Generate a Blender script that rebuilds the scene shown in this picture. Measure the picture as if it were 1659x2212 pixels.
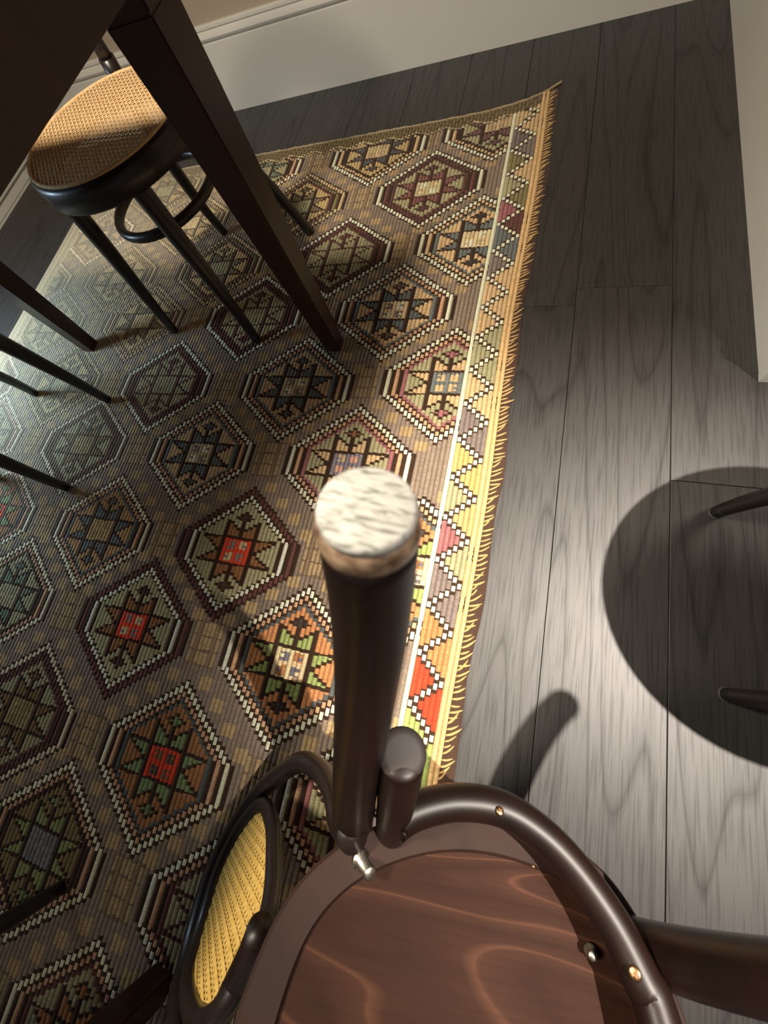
import bpy, bmesh, math, random
import numpy as np
from mathutils import Vector, Matrix

for o in list(bpy.data.objects):
    bpy.data.objects.remove(o, do_unlink=True)
scene = bpy.context.scene
COL = scene.collection
rnd = random.Random(7)
nrs = np.random.RandomState(11)

# ------------------------------------------------------------------ camera
H = 0.83                                     # camera height above the floor (m)
CAMROT = ((0.95070, 0.13316, -0.28008),      # rows: world axes seen in camera axes (x right, y down, z forward)
          (0.20799, -0.94367, 0.25733),
          (-0.23004, -0.30290, -0.92484))
R3 = np.array(CAMROT)
FPX = 806.08                                 # focal length in pixels of the 1659 x 2212 frame
cam_d = bpy.data.cameras.new('camera')
cam_d.sensor_fit = 'VERTICAL'
cam_d.sensor_height = 36.0
cam_d.lens = 36.0 * FPX / 2212.0
cam_d.clip_start = 0.005
cam_d.clip_end = 60
cam_d.dof.use_dof = True
cam_d.dof.focus_distance = 1.15
cam_d.dof.aperture_fstop = 8.5
cam = bpy.data.objects.new('camera', cam_d)
COL.objects.link(cam)
m = Matrix.Identity(4)
for r in range(3):
    m[r][0] = R3[r][0]; m[r][1] = -R3[r][1]; m[r][2] = -R3[r][2]
m[0][3] = 0; m[1][3] = 0; m[2][3] = H
cam.matrix_world = m
scene.camera = cam

# ------------------------------------------------------------------ world, lights, exposure
scene.view_settings.view_transform = 'Standard'
scene.view_settings.look = 'None'
scene.view_settings.gamma = 1.0
scene.view_settings.use_curve_mapping = False
scene.view_settings.exposure = 0.1
w = bpy.data.worlds.new('room_ambience'); scene.world = w
w.use_nodes = True
bg = w.node_tree.nodes['Background']
bg.inputs[0].default_value = (0.95, 0.93, 0.92, 1)
bg.inputs[1].default_value = 0.16

def lamp(name, kind, loc, target, power, color, size=0.1, **kw):
    d = bpy.data.lights.new(name, kind)
    d.energy = power; d.color = color
    if kind == 'AREA':
        d.shape = 'DISK'; d.size = size
    else:
        d.shadow_soft_size = size
    for k, v in kw.items():
        setattr(d, k, v)
    o = bpy.data.objects.new(name, d); COL.objects.link(o)
    o.location = loc
    dv = Vector(target) - Vector(loc)
    o.rotation_euler = dv.to_track_quat('-Z', 'Y').to_euler()
    return o

# ceiling spot in the hall beyond the wall end: the hard shadows
lamp('hall_spot', 'SPOT', (1.12 * H, 0.20 * H, 2.25 * H), (0.34 * H, 0.04 * H, 0), 335, (1.0, 0.89, 0.77),
     size=0.012, spot_size=math.radians(46), spot_blend=0.9)
# soft lamp over the dining table
lamp('table_lamp_light', 'AREA', (-1.0 * H, 0.20 * H, 2.25 * H), (-1.0 * H, 0.35 * H, 0), 42, (1.0, 0.88, 0.71), size=0.30)
# soft hall light further along
lamp('hall_light', 'AREA', (1.75 * H, 1.05 * H, 2.8 * H), (0.9 * H, 0.2 * H, 0), 9, (1.0, 0.86, 0.70), size=0.5)
# cool light from an unseen source on the left
lamp('cool_left_light', 'AREA', (-2.75 * H, 0.42 * H, 0.95 * H), (-2.2 * H, 0.50 * H, 0), 11, (0.55, 0.78, 1.0), size=0.4, spread=math.radians(120))

# ------------------------------------------------------------------ helpers
def rayw(px):
    return R3 @ np.array([px[0] - 829.5, px[1] - 1106.0, FPX])
def fl(px, z=0.0):                            # pixel to a point on the plane z
    r = rayw(px); t = (H - z) / -r[2]
    return Vector((r[0] * t, r[1] * t, z))
def cw(X):                                    # camera axes (m) to world
    v = R3 @ np.array(X); return Vector((v[0], v[1], v[2] + H))
def pxd(px, depth):                           # pixel at a depth along the lens axis
    return cw((np.array([px[0] - 829.5, px[1] - 1106.0, FPX])) / FPX * depth)

def link_mesh(name, me, mats, parent=None, smooth=True):
    if not isinstance(mats, (list, tuple)): mats = [mats]
    for mt in mats: me.materials.append(mt)
    if smooth:
        me.polygons.foreach_set('use_smooth', [True] * len(me.polygons))
    o = bpy.data.objects.new(name, me); COL.objects.link(o)
    if parent is not None:
        o.parent = parent
        o.matrix_parent_inverse = parent.matrix_world.inverted()
    return o
def obj(name, bm, mats, parent=None, smooth=True):
    me = bpy.data.meshes.new(name)
    bmesh.ops.recalc_face_normals(bm, faces=bm.faces)
    bm.to_mesh(me); bm.free()
    return link_mesh(name, me, mats, parent, smooth)
def tag(o, label=None, cat=None, group=None, kind=None):
    if label: o['label'] = label
    if cat: o['category'] = cat
    if group: o['group'] = group
    if kind: o['kind'] = kind
    return o
def empty(name, loc, label, cat, group=None, rotz=0.0):
    o = bpy.data.objects.new(name, None); COL.objects.link(o)
    o.empty_display_size = 0.1
    o.location = loc; o.rotation_euler = (0, 0, rotz)
    bpy.context.view_layer.update()
    return tag(o, label, cat, group)

def catmull(pts, n=8, closed=False):
    P = [Vector(p) for p in pts]; out = []
    N = len(P); rng = range(N) if closed else range(N - 1)
    for i in rng:
        if closed:
            a, b, c, d = P[(i - 1) % N], P[i], P[(i + 1) % N], P[(i + 2) % N]
        else:
            b, c = P[i], P[i + 1]
            a = P[i - 1] if i > 0 else b * 2 - c
            d = P[i + 2] if i + 2 < N else c * 2 - b
        for k in range(n):
            t = k / n; t2 = t * t; t3 = t2 * t
            out.append(0.5 * ((2 * b) + (c - a) * t + (2 * a - 5 * b + 4 * c - d) * t2 + (3 * b - a - 3 * c + d) * t3))
    if not closed: out.append(P[-1])
    return out
def bezier(a, b, c, d, n=24):
    a, b, c, d = map(Vector, (a, b, c, d)); out = []
    for i in range(n + 1):
        t = i / n; s = 1 - t
        out.append(a * s ** 3 + b * 3 * s * s * t + c * 3 * s * t * t + d * t ** 3)
    return out

def tube(bm, pts, rad, seg=20, closed=False, cap=0.0, up=None):
    """sweep a round section along pts (parallel transport); cap>0 rounds the ends by that share of the radius"""
    P = [Vector(p) for p in pts]; n = len(P)
    rr = [rad] * n if not hasattr(rad, '__len__') else list(rad)
    if len(rr) != n:
        src = rr; rr = [float(np.interp(i / (n - 1), np.linspace(0, 1, len(src)), src)) for i in range(n)]
    T = []
    for i in range(n):
        if closed: t = P[(i + 1) % n] - P[i - 1]
        else: t = P[min(i + 1, n - 1)] - P[max(i - 1, 0)]
        T.append(t.normalized())
    ref = Vector(up) if up else (Vector((0, 0, 1)) if abs(T[0].z) < 0.9 else Vector((1, 0, 0)))
    u = (ref - T[0] * ref.dot(T[0])).normalized()
    rings = []
    if not closed and cap > 0:
        P2, R2, T2 = [], [], []
        for k in (0.0, 0.35, 0.7, 0.9):
            P2.append(P[0] + T[0] * rr[0] * cap * (k - 1) + T[0] * rr[0] * cap); R2.append(rr[0] * math.sqrt(max(0.0, 1 - (1 - k) ** 2)) if k > 0 else rr[0] * 0.25); T2.append(T[0])
        tailP, tailR = [], []
        for k in (0.9, 0.7, 0.35, 0.0):
            tailP.append(P[-1] - T[-1] * rr[-1] * cap * k); tailR.append(rr[-1] * math.sqrt(max(0.0, 1 - (1 - k) ** 2)) if k > 0 else rr[-1] * 0.25)
        P = P2 + P[1:-1] + tailP; rr = R2 + rr[1:-1] + tailR; T = T2 + T[1:-1] + [T[-1]] * 4
        n = len(P)
    for i in range(n):
        u = (u - T[i] * u.dot(T[i])).normalized(); v = T[i].cross(u)
        rings.append([bm.verts.new(P[i] + (u * math.cos(2 * math.pi * k / seg) + v * math.sin(2 * math.pi * k / seg)) * rr[i]) for k in range(seg)])
    for i in range(n if closed else n - 1):
        A, B = rings[i], rings[(i + 1) % n]
        off = 0
        if closed and i == n - 1:               # match the twist of the closing joint
            off = min(range(seg), key=lambda s: (A[0].co - B[s].co).length)
        for k in range(seg):
            bm.faces.new((A[k], A[(k + 1) % seg], B[(k + 1 + off) % seg], B[(k + off) % seg]))
    if not closed:
        bm.faces.new(rings[0][::-1]); bm.faces.new(rings[-1])
    return bm
def box(bm, lo, hi, bevel=0.0, mat=None):
    r = bmesh.ops.create_cube(bm, size=1.0)
    vs = r['verts']
    for v in vs:
        v.co = Vector(((lo[i] + hi[i]) / 2 + v.co[i] * (hi[i] - lo[i])) for i in range(3))
        if mat: v.co = mat @ v.co
    if bevel > 0:
        es = list({e for v in vs for e in v.link_edges})
        bmesh.ops.bevel(bm, geom=es, offset=bevel, segments=2, affect='EDGES', profile=0.6)
    return bm
def frustum(bm, foot, top, sf, st, rot=0.0, bevel=0.0):
    """square tapered post from foot centre to top centre"""
    vs = []
    for c, s in ((Vector(foot), sf), (Vector(top), st)):
        for k in range(4):
            a = rot + math.pi / 4 + k * math.pi / 2
            vs.append(bm.verts.new(c + Vector((math.cos(a), math.sin(a), 0)) * s * 0.7071))
    fs = [vs[3::-1], vs[4:8]] + [[vs[k], vs[(k + 1) % 4], vs[4 + (k + 1) % 4], vs[4 + k]] for k in range(4)]
    faces = [bm.faces.new(f) for f in fs]
    if bevel > 0:
        es = list({e for f in faces for e in f.edges})
        bmesh.ops.bevel(bm, geom=es, offset=bevel, segments=2, affect='EDGES')
    return bm

# ------------------------------------------------------------------ materials
def mat(name):
    m = bpy.data.materials.new(name); m.use_nodes = True
    nt = m.node_tree; b = nt.nodes['Principled BSDF']
    return m, nt, b
def nd(nt, t, **kw):
    n = nt.nodes.new(t)
    for k, v in kw.items():
        if k.startswith('i_'):
            key = k[2:]; key = int(key) if key.isdigit() else key
            n.inputs[key].default_value = v
        else: setattr(n, k, v)
    return n
def ramp(nt, stops):
    r = nt.nodes.new('ShaderNodeValToRGB'); e = r.color_ramp.elements
    while len(e) < len(stops): e.new(0.5)
    for i, (p, c) in enumerate(stops):
        e[i].position = p; e[i].color = (c[0], c[1], c[2], 1)
    return r
def srgb(r, g, b):
    f = lambda c: (c / 255 / 12.92) if c / 255 <= 0.04045 else ((c / 255 + 0.055) / 1.055) ** 2.4
    return (f(r), f(g), f(b), 1)

def wood(name, c1, c2, rough=0.35, scale=(6, 60, 60), coat=0.0, bump=0.05, spec=0.5):
    m, nt, b = mat(name)
    tc = nd(nt, 'ShaderNodeTexCoord'); mp = nd(nt, 'ShaderNodeMapping'); mp.inputs['Scale'].default_value = scale
    nt.links.new(tc.outputs['Object'], mp.inputs[0])
    no = nd(nt, 'ShaderNodeTexNoise', i_Scale=1.0, i_Detail=5.0, i_Roughness=0.6)
    nt.links.new(mp.outputs[0], no.inputs['Vector'])
    r = ramp(nt, [(0.3, c1), (0.7, c2)]); nt.links.new(no.outputs[0], r.inputs[0])
    nt.links.new(r.outputs[0], b.inputs['Base Color'])
    b.inputs['Roughness'].default_value = rough
    b.inputs['Specular IOR Level'].default_value = spec
    b.inputs['Coat Weight'].default_value = coat; b.inputs['Coat Roughness'].default_value = 0.18
    bp = nd(nt, 'ShaderNodeBump', i_Strength=bump, i_Distance=0.002)
    nt.links.new(no.outputs[0], bp.inputs['Height']); nt.links.new(bp.outputs[0], b.inputs['Normal'])
    return m

M_black = wood('black_stained_beech', srgb(26, 19, 18), srgb(38, 28, 25), 0.38, (30, 30, 6), 0.15, 0.03)
M_walnut = wood('dark_walnut_stain', srgb(36, 17, 11), srgb(60, 31, 21), 0.36, (40, 40, 5), 0.2, 0.05)
M_brown = wood('brown_bentwood', srgb(18, 10, 7), srgb(34, 19, 14), 0.42, (14, 14, 14), 0.0, 0.03, 0.42)
M_rim = wood('brown_seat_rail', srgb(44, 29, 24), srgb(58, 39, 32), 0.62, (14, 14, 14), 0.0, 0.03, 0.25)

def plywood():
    m, nt, b = mat('brown_plywood_veneer')
    tc = nd(nt, 'ShaderNodeTexCoord')
    mp = nd(nt, 'ShaderNodeMapping'); mp.inputs['Rotation'].default_value = (0, 0, math.radians(PLY_ROT)); mp.inputs['Scale'].default_value = (9, 1.5, 1)
    nt.links.new(tc.outputs['Object'], mp.inputs[0])
    wv = nd(nt, 'ShaderNodeTexNoise', i_Scale=0.9, i_Detail=1.5, i_Roughness=0.4, i_Distortion=0.5)
    nt.links.new(mp.outputs[0], wv.inputs['Vector'])
    k = nd(nt, 'ShaderNodeMath', operation='MULTIPLY', i_1=20.0); nt.links.new(wv.outputs[0], k.inputs[0])
    fr = nd(nt, 'ShaderNodeMath', operation='FRACT'); nt.links.new(k.outputs[0], fr.inputs[0])
    r = ramp(nt, [(0.0, srgb(84, 55, 41)), (0.04, srgb(78, 50, 37)), (0.12, srgb(57, 35, 26)), (0.55, srgb(50, 30, 22)), (0.96, srgb(64, 40, 30)), (1.0, srgb(76, 49, 36))])
    nt.links.new(fr.outputs[0], r.inputs[0])
    mp2 = nd(nt, 'ShaderNodeMapping'); mp2.inputs['Rotation'].default_value = (0, 0, math.radians(PLY_ROT)); mp2.inputs['Scale'].default_value = (260, 18, 1)
    nt.links.new(tc.outputs['Object'], mp2.inputs[0])
    n2 = nd(nt, 'ShaderNodeTexNoise', i_Scale=1.0, i_Detail=4.0); nt.links.new(mp2.outputs[0], n2.inputs['Vector'])
    mx = nd(nt, 'ShaderNodeMix', data_type='RGBA', blend_type='OVERLAY'); mx.inputs[0].default_value = 0.25
    nt.links.new(r.outputs[0], mx.inputs[6]); nt.links.new(n2.outputs[0], mx.inputs[7])
    nt.links.new(mx.outputs[2], b.inputs['Base Color'])
    b.inputs['Roughness'].default_value = 0.66
    b.inputs['Specular IOR Level'].default_value = 0.12
    return m
PLY_ROT = 42
M_ply = plywood()

def floor_wood():
    m, nt, b = mat('smoked_oak_plank')
    tc = nd(nt, 'ShaderNodeTexCoord'); oi = nd(nt, 'ShaderNodeObjectInfo')
    cmb = nd(nt, 'ShaderNodeCombineXYZ')
    mu = nd(nt, 'ShaderNodeMath', operation='MULTIPLY', i_1=13.0); nt.links.new(oi.outputs['Random'], mu.inputs[0])
    nt.links.new(mu.outputs[0], cmb.inputs[0]); nt.links.new(mu.outputs[0], cmb.inputs[1])
    ad = nd(nt, 'ShaderNodeVectorMath', operation='ADD')
    nt.links.new(tc.outputs['Object'], ad.inputs[0]); nt.links.new(cmb.outputs[0], ad.inputs[1])
    # cathedral grain: bands warped by a slow noise
    mp = nd(nt, 'ShaderNodeMapping'); mp.inputs['Scale'].default_value = (5.5, 0.42, 1)
    nt.links.new(ad.outputs[0], mp.inputs[0])
    wv = nd(nt, 'ShaderNodeTexNoise', i_Scale=1.3, i_Detail=0.6, i_Roughness=0.4, i_Distortion=0.25)
    nt.links.new(mp.outputs[0], wv.inputs['Vector'])
    k = nd(nt, 'ShaderNodeMath', operation='MULTIPLY', i_1=11.0); nt.links.new(wv.outputs[0], k.inputs[0])
    fr = nd(nt, 'ShaderNodeMath', operation='FRACT'); nt.links.new(k.outputs[0], fr.inputs[0])
    r = ramp(nt, [(0.0, (0.62,) * 3), (0.06, (0.84,) * 3), (0.25, (1.0,) * 3), (0.92, (0.95,) * 3), (1.0, (0.68,) * 3)])
    nt.links.new(fr.outputs[0], r.inputs[0])
    # pores: fine dark dashes along the grain
    mp2 = nd(nt, 'ShaderNodeMapping'); mp2.inputs['Scale'].default_value = (240, 9, 1)
    nt.links.new(ad.outputs[0], mp2.inputs[0])
    po = nd(nt, 'ShaderNodeTexNoise', i_Scale=1.0, i_Detail=3.0); nt.links.new(mp2.outputs[0], po.inputs['Vector'])
    pr = ramp(nt, [(0.35, (0.74,) * 3), (0.52, (1.0,) * 3)]); nt.links.new(po.outputs[0], pr.inputs[0])
    m1 = nd(nt, 'ShaderNodeMix', data_type='RGBA', blend_type='MULTIPLY'); m1.inputs[0].default_value = 1.0
    nt.links.new(r.outputs[0], m1.inputs[6]); nt.links.new(pr.outputs[0], m1.inputs[7])
    m2 = nd(nt, 'ShaderNodeMix', data_type='RGBA', blend_type='MULTIPLY'); m2.inputs[0].default_value = 1.0
    m2.inputs[7].default_value = (0.023, 0.0198, 0.0176, 1)
    nt.links.new(m1.outputs[2], m2.inputs[6])
    hv = nd(nt, 'ShaderNodeHueSaturation'); nt.links.new(m2.outputs[2], hv.inputs['Color'])
    vr = nd(nt, 'ShaderNodeMapRange'); vr.inputs[3].default_value = 0.88; vr.inputs[4].default_value = 1.12
    nt.links.new(oi.outputs['Random'], vr.inputs[0]); nt.links.new(vr.outputs[0], hv.inputs['Value'])
    nt.links.new(hv.outputs[0], b.inputs['Base Color'])
    b.inputs['Roughness'].default_value = 0.53
    b.inputs['IOR'].default_value = 1.58
    sp = nd(nt, 'ShaderNodeMath', operation='MULTIPLY', i_1=1.0); nt.links.new(m1.outputs[2], sp.inputs[0])
    nt.links.new(sp.outputs[0], b.inputs['Specular IOR Level'])
    bp = nd(nt, 'ShaderNodeBump', i_Strength=0.12, i_Distance=0.0015)
    nt.links.new(m1.outputs[2], bp.inputs['Height']); nt.links.new(bp.outputs[0], b.inputs['Normal'])
    return m
M_floor = floor_wood()

def paint(name, col, rough=0.5, bump=0.04, sc=180):
    m, nt, b = mat(name)
    b.inputs['Base Color'].default_value = col; b.inputs['Roughness'].default_value = rough
    tc = nd(nt, 'ShaderNodeTexCoord')
    no = nd(nt, 'ShaderNodeTexNoise', i_Scale=float(sc), i_Detail=2.0); nt.links.new(tc.outputs['Object'], no.inputs['Vector'])
    bp = nd(nt, 'ShaderNodeBump', i_Strength=bump, i_Distance=0.001)
    nt.links.new(no.outputs[0], bp.inputs['Height']); nt.links.new(bp.outputs[0], b.inputs['Normal'])
    return m
M_wall = paint('warm_beige_wall_paint', srgb(168, 154, 136), 0.85)
M_trim = paint('white_trim_paint', srgb(216, 212, 203), 0.6)
M_ceil = paint('warm_grey_ceiling_paint', srgb(150, 146, 138), 0.9)
M_under = paint('dark_subfloor', srgb(18, 16, 15), 0.9)

def metal(name, col, rough):
    m, nt, b = mat(name)
    b.inputs['Base Color'].default_value = col; b.inputs['Metallic'].default_value = 1.0
    tc = nd(nt, 'ShaderNodeTexCoord')
    no = nd(nt, 'ShaderNodeTexNoise', i_Scale=400.0); nt.links.new(tc.outputs['Object'], no.inputs['Vector'])
    mr = nd(nt, 'ShaderNodeMapRange'); mr.inputs[3].default_value = rough * 0.8; mr.inputs[4].default_value = rough * 1.3
    nt.links.new(no.outputs[0], mr.inputs[0]); nt.links.new(mr.outputs[0], b.inputs['Roughness'])
    return m
M_steel = metal('zinc_plated_steel', srgb(186, 182, 170), 0.34)
M_glide = paint('dull_metal_glide', srgb(96, 92, 86), 0.6)
M_brass = metal('brass_screw', srgb(190, 150, 110), 0.3)

def cane(name, c1, c2):
    m, nt, b = mat(name)
    tc = nd(nt, 'ShaderNodeTexCoord')
    no = nd(nt, 'ShaderNodeTexNoise', i_Scale=90.0, i_Detail=3.0); nt.links.new(tc.outputs['Object'], no.inputs['Vector'])
    r = ramp(nt, [(0.3, c1), (0.7, c2)]); nt.links.new(no.outputs[0], r.inputs[0])
    nt.links.new(r.outputs[0], b.inputs['Base Color'])
    b.inputs['Roughness'].default_value = 0.7
    b.inputs['Specular IOR Level'].default_value = 0.2
    return m
M_cane = cane('woven_cane', srgb(206, 166, 116), srgb(230, 196, 146))
M_cane_y = cane('yellow_woven_cane', srgb(214, 172, 84), srgb(236, 198, 112))

def felt():
    m, nt, b = mat('white_felt')
    tc = nd(nt, 'ShaderNodeTexCoord')
    mp = nd(nt, 'ShaderNodeMapping'); mp.inputs['Scale'].default_value = (110, 620, 620); mp.inputs['Rotation'].default_value = (0, 0, 0.2)
    nt.links.new(tc.outputs['Object'], mp.inputs[0])
    no = nd(nt, 'ShaderNodeTexNoise', i_Scale=1.0, i_Detail=4.0, i_Distortion=0.7); nt.links.new(mp.outputs[0], no.inputs['Vector'])
    r = ramp(nt, [(0.36, srgb(138, 138, 130)), (0.50, srgb(208, 208, 202)), (0.8, srgb(226, 226, 222))])
    nt.links.new(no.outputs[0], r.inputs[0]); nt.links.new(r.outputs[0], b.inputs['Base Color'])
    b.inputs['Roughness'].default_value = 0.95
    bp = nd(nt, 'ShaderNodeBump', i_Strength=0.6, i_Distance=0.0006)
    nt.links.new(no.outputs[0], bp.inputs['Height']); nt.links.new(bp.outputs[0], b.inputs['Normal'])
    return m
M_felt = felt()
def adhesive():
    m, nt, b = mat('translucent_adhesive_skirt')
    tc = nd(nt, 'ShaderNodeTexCoord')
    no = nd(nt, 'ShaderNodeTexNoise', i_Scale=140.0, i_Detail=3.0); nt.links.new(tc.outputs['Object'], no.inputs['Vector'])
    r = ramp(nt, [(0.35, srgb(96, 72, 56)), (0.65, srgb(190, 162, 134))]); nt.links.new(no.outputs[0], r.inputs[0])
    nt.links.new(r.outputs[0], b.inputs['Base Color'])
    b.inputs['Roughness'].default_value = 0.3
    b.inputs['Transmission Weight'].default_value = 0.15
    return m
M_skirt = adhesive()
M_cap = paint('dark_rubber_cap', srgb(50, 43, 41), 0.6, 0.03, 90)

def yarn(name, attr=True, col=None):
    m, nt, b = mat(name)
    tc = nd(nt, 'ShaderNodeTexCoord')
    mp = nd(nt, 'ShaderNodeMapping'); mp.inputs['Scale'].default_value = (160, 520, 200); mp.inputs['Rotation'].default_value = (0, 0, 0.6)
    nt.links.new(tc.outputs['Object'], mp.inputs[0])
    no = nd(nt, 'ShaderNodeTexNoise', i_Scale=1.0, i_Detail=3.0); nt.links.new(mp.outputs[0], no.inputs['Vector'])
    mr = nd(nt, 'ShaderNodeMapRange'); mr.inputs[1].default_value = 0.3; mr.inputs[2].default_value = 0.7
    mr.inputs[3].default_value = 0.74; mr.inputs[4].default_value = 1.14
    nt.links.new(no.outputs[0], mr.inputs[0])
    mx = nd(nt, 'ShaderNodeMix', data_type='RGBA', blend_type='MULTIPLY'); mx.inputs[0].default_value = 1.0
    if attr:
        at = nd(nt, 'ShaderNodeAttribute', attribute_name='yarn_colour'); nt.links.new(at.outputs['Color'], mx.inputs[6])
    else:
        mx.inputs[6].default_value = col
    nt.links.new(mr.outputs[0], mx.inputs[7])
    nt.links.new(mx.outputs[2], b.inputs['Base Color'])
    b.inputs['Roughness'].default_value = 0.92
    b.inputs['Specular IOR Level'].default_value = 0.15
    b.inputs['Sheen Weight'].default_value = 0.15
    bp = nd(nt, 'ShaderNodeBump', i_Strength=0.35, i_Distance=0.001)
    nt.links.new(no.outputs[0], bp.inputs['Height']); nt.links.new(bp.outputs[0], b.inputs['Normal'])
    return m
M_rug = yarn('kilim_wool')
M_tuft = yarn('ochre_wool_yarn', False, srgb(206, 168, 108))
M_selv = yarn('brown_selvedge_wool', False, srgb(80, 60, 48))
M_cord = yarn('beige_end_cord', False, srgb(176, 156, 120))

# ------------------------------------------------------------------ setting: floor, walls, baseboards
def slab(name, lo, hi, mt):
    bm = bmesh.new(); box(bm, lo, hi); return tag(obj(name, bm, mt, smooth=False), kind='structure')
floor = slab('floor', (-3.6 * H, -2.4, -0.06), (3.4 * H, 2.6 * H, -0.014), M_under)
PW = 0.2548 * H
bm = bmesh.new()
def plank_mesh(L):
    bm = bmesh.new(); box(bm, (-PW / 2 + 0.0006, -L / 2 + 0.0006, -0.0142), (PW / 2 - 0.0006, L / 2 - 0.0006, 0.0), 0.0009)
    me = bpy.data.meshes.new('plank'); bm.to_mesh(me); bm.free(); return me
bm.free()
pl_me = [plank_mesh(L) for L in (1.5, 1.9, 1.7)]
for me in pl_me: me.materials.append(M_floor)
for i in range(-14, 13):
    xc = 0.1525 * H + PW * (i + 0.5)
    y = -2.4 - rnd.uniform(0.0, 1.2)
    if i == 0: y = 1.08 * H - 1.7 - 1.9       # the joint seen in the photograph
    k = 0
    while y < 2.6 * H:
        j = (1, 2, 0)[k % 3] if i == 0 else rnd.randrange(3)
        L = (1.5, 1.9, 1.7)[j]
        if y + L > -2.4:
            o = bpy.data.objects.new('plank', pl_me[j]); COL.objects.link(o)
            o.location = (xc, y + L / 2, 0); o.parent = floor
        y += L; k += 1

# back wall is a little skew: y = yb + 0.0589 x
A_B = math.atan(0.0589)
YB = 2.434 * H
MB = Matrix.Translation((0, YB, 0)) @ Matrix.Rotation(A_B, 4, 'Z')
def wall(name, lo, hi, M, mt):
    bm = bmesh.new(); box(bm, lo, hi, mat=M); return tag(obj(name, bm, mt, smooth=False), kind='structure')
def profile_board(name, prof, x0, x1, M, mt):
    """extrude a (depth towards -y, height) profile along local x"""
    bm = bmesh.new()
    A = [bm.verts.new(M @ Vector((x0, -d, z))) for d, z in prof]
    B = [bm.verts.new(M @ Vector((x1, -d, z))) for d, z in prof]
    n = len(prof)
    for k in range(n):
        bm.faces.new((A[k], A[(k + 1) % n], B[(k + 1) % n], B[k]))
    bm.faces.new(A[::-1]); bm.faces.new(B)
    return tag(obj(name, bm, mt, smooth=False), kind='structure')
BT = 0.016
prof = [(-0.002, 0), (BT, 0), (BT, 0.196), (BT - 0.006, 0.199), (BT - 0.006, 0.2015), (BT + 0.003, 0.206), (BT + 0.006, 0.212), (BT + 0.004, 0.219),
        (BT - 0.003, 0.2245), (BT - 0.006, 0.2265), (BT - 0.006, 0.229), (BT - 0.001, 0.2325), (BT - 0.001, 0.2395), (BT - 0.006, 0.2425), (-0.002, 0.2425)]
wall('wall_back', (-3.6 * H, BT, 0), (0.80 * H, BT + 0.12, 2.7), MB, M_wall)
profile_board('baseboard_back', [(d - BT, z) for d, z in prof], -3.6 * H, 0.62 * H, MB, M_trim)
# right wall with its free end; it leans a touch: x = 0.6084 - 0.0123 y (in camera heights)
A_R = math.atan(0.0123)
MR = Matrix.Translation((0.6084 * H, 0, 0)) @ Matrix.Rotation(A_R, 4, 'Z') @ Matrix.Rotation(-math.pi / 2, 4, 'Z')   # local x runs towards -y, local y towards +x
YE = 0.757 * H
wall('wall_right', (-2.48 * H, BT, 0), (-YE - BT, BT + 0.12, 2.7), MR, M_wall)
profile_board('baseboard_right', [(d - BT, z) for d, z in prof], -2.47 * H, -YE, MR, M_trim)
ME = Matrix.Translation((0.60 * H, YE + BT, 0))
profile_board('baseboard_end', prof, -0.002, 0.16, ME, M_trim)
wall('wall_left', (-3.60 * H, -2.4, 0), (-3.50 * H, 2.6 * H, 2.7), Matrix.Identity(4), M_wall)
wall('wall_hall', (3.4 * H, -2.4, 0), (3.5 * H, 2.6 * H, 2.7), Matrix.Identity(4), M_wall)
bm = bmesh.new(); box(bm, (-3.6 * H, -2.4, 2.7), (3.4 * H, 2.6 * H, 2.75)); tag(obj('ceiling', bm, M_ceil, smooth=False), kind='structure')
# low white plinth along the left side
bm = bmesh.new()
box(bm, (-3.06 * H, 1.0 * H, 0.0), (-2.955 * H, 2.10 * H, 0.052), 0.002)
box(bm, (-3.07 * H, 0.995 * H, 0.05), (-2.94 * H, 2.115 * H, 0.064), 0.003)
tag(obj('trim_1', bm, M_trim, smooth=False), kind='structure')
bm = bmesh.new(); box(bm, (-2.957 * H, 1.05 * H, 0.012), (-2.952 * H, 2.06 * H, 0.042), 0.001)
obj('panel', bm, M_trim, bpy.data.objects['trim_1'], smooth=False)

# ------------------------------------------------------------------ kilim rug (units of camera height, then scaled)
C0 = 0.0138                                    # width of one rib
NR = 168
SUB = 3                                        # stitch rows per rib width
V0, V1 = -1.75, 1.985
NV = int((V1 - V0) / (C0 / SUB))
xr = -0.018 - C0 * (np.arange(NR) + 0.5)
vr = V0 + (C0 / SUB) * (np.arange(NV) + 0.5)
def S(*c): return np.array(srgb(*c)[:3])
DK = S(56, 39, 27); WH = S(240, 222, 186); TAN = S(200, 170, 126); PK = S(186, 146, 112); SAGE = S(158, 152, 116)
BL = S(102, 108, 106); MAR = S(92, 58, 52); TAUPE = S(132, 117, 102); ORG = S(192, 132, 84); GRN = S(150, 164, 96); RED = S(226, 66, 40)
BRN = S(138, 96, 58); CRM = S(222, 190, 146); OLV = S(126, 116, 78); MAUVE = S(150, 96, 96); GRY = S(124, 112, 106); SAND = S(190, 168, 126)
XX, VV = np.meshgrid(xr, vr, indexing='ij')
col = np.empty((NR, NV, 3)); col[:] = TAUPE
# slow abrash in the ground
ab = np.interp(vr, np.linspace(V0, V1, 14), nrs.uniform(0.9, 1.1, 14))
col *= ab[None, :, None]

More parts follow.
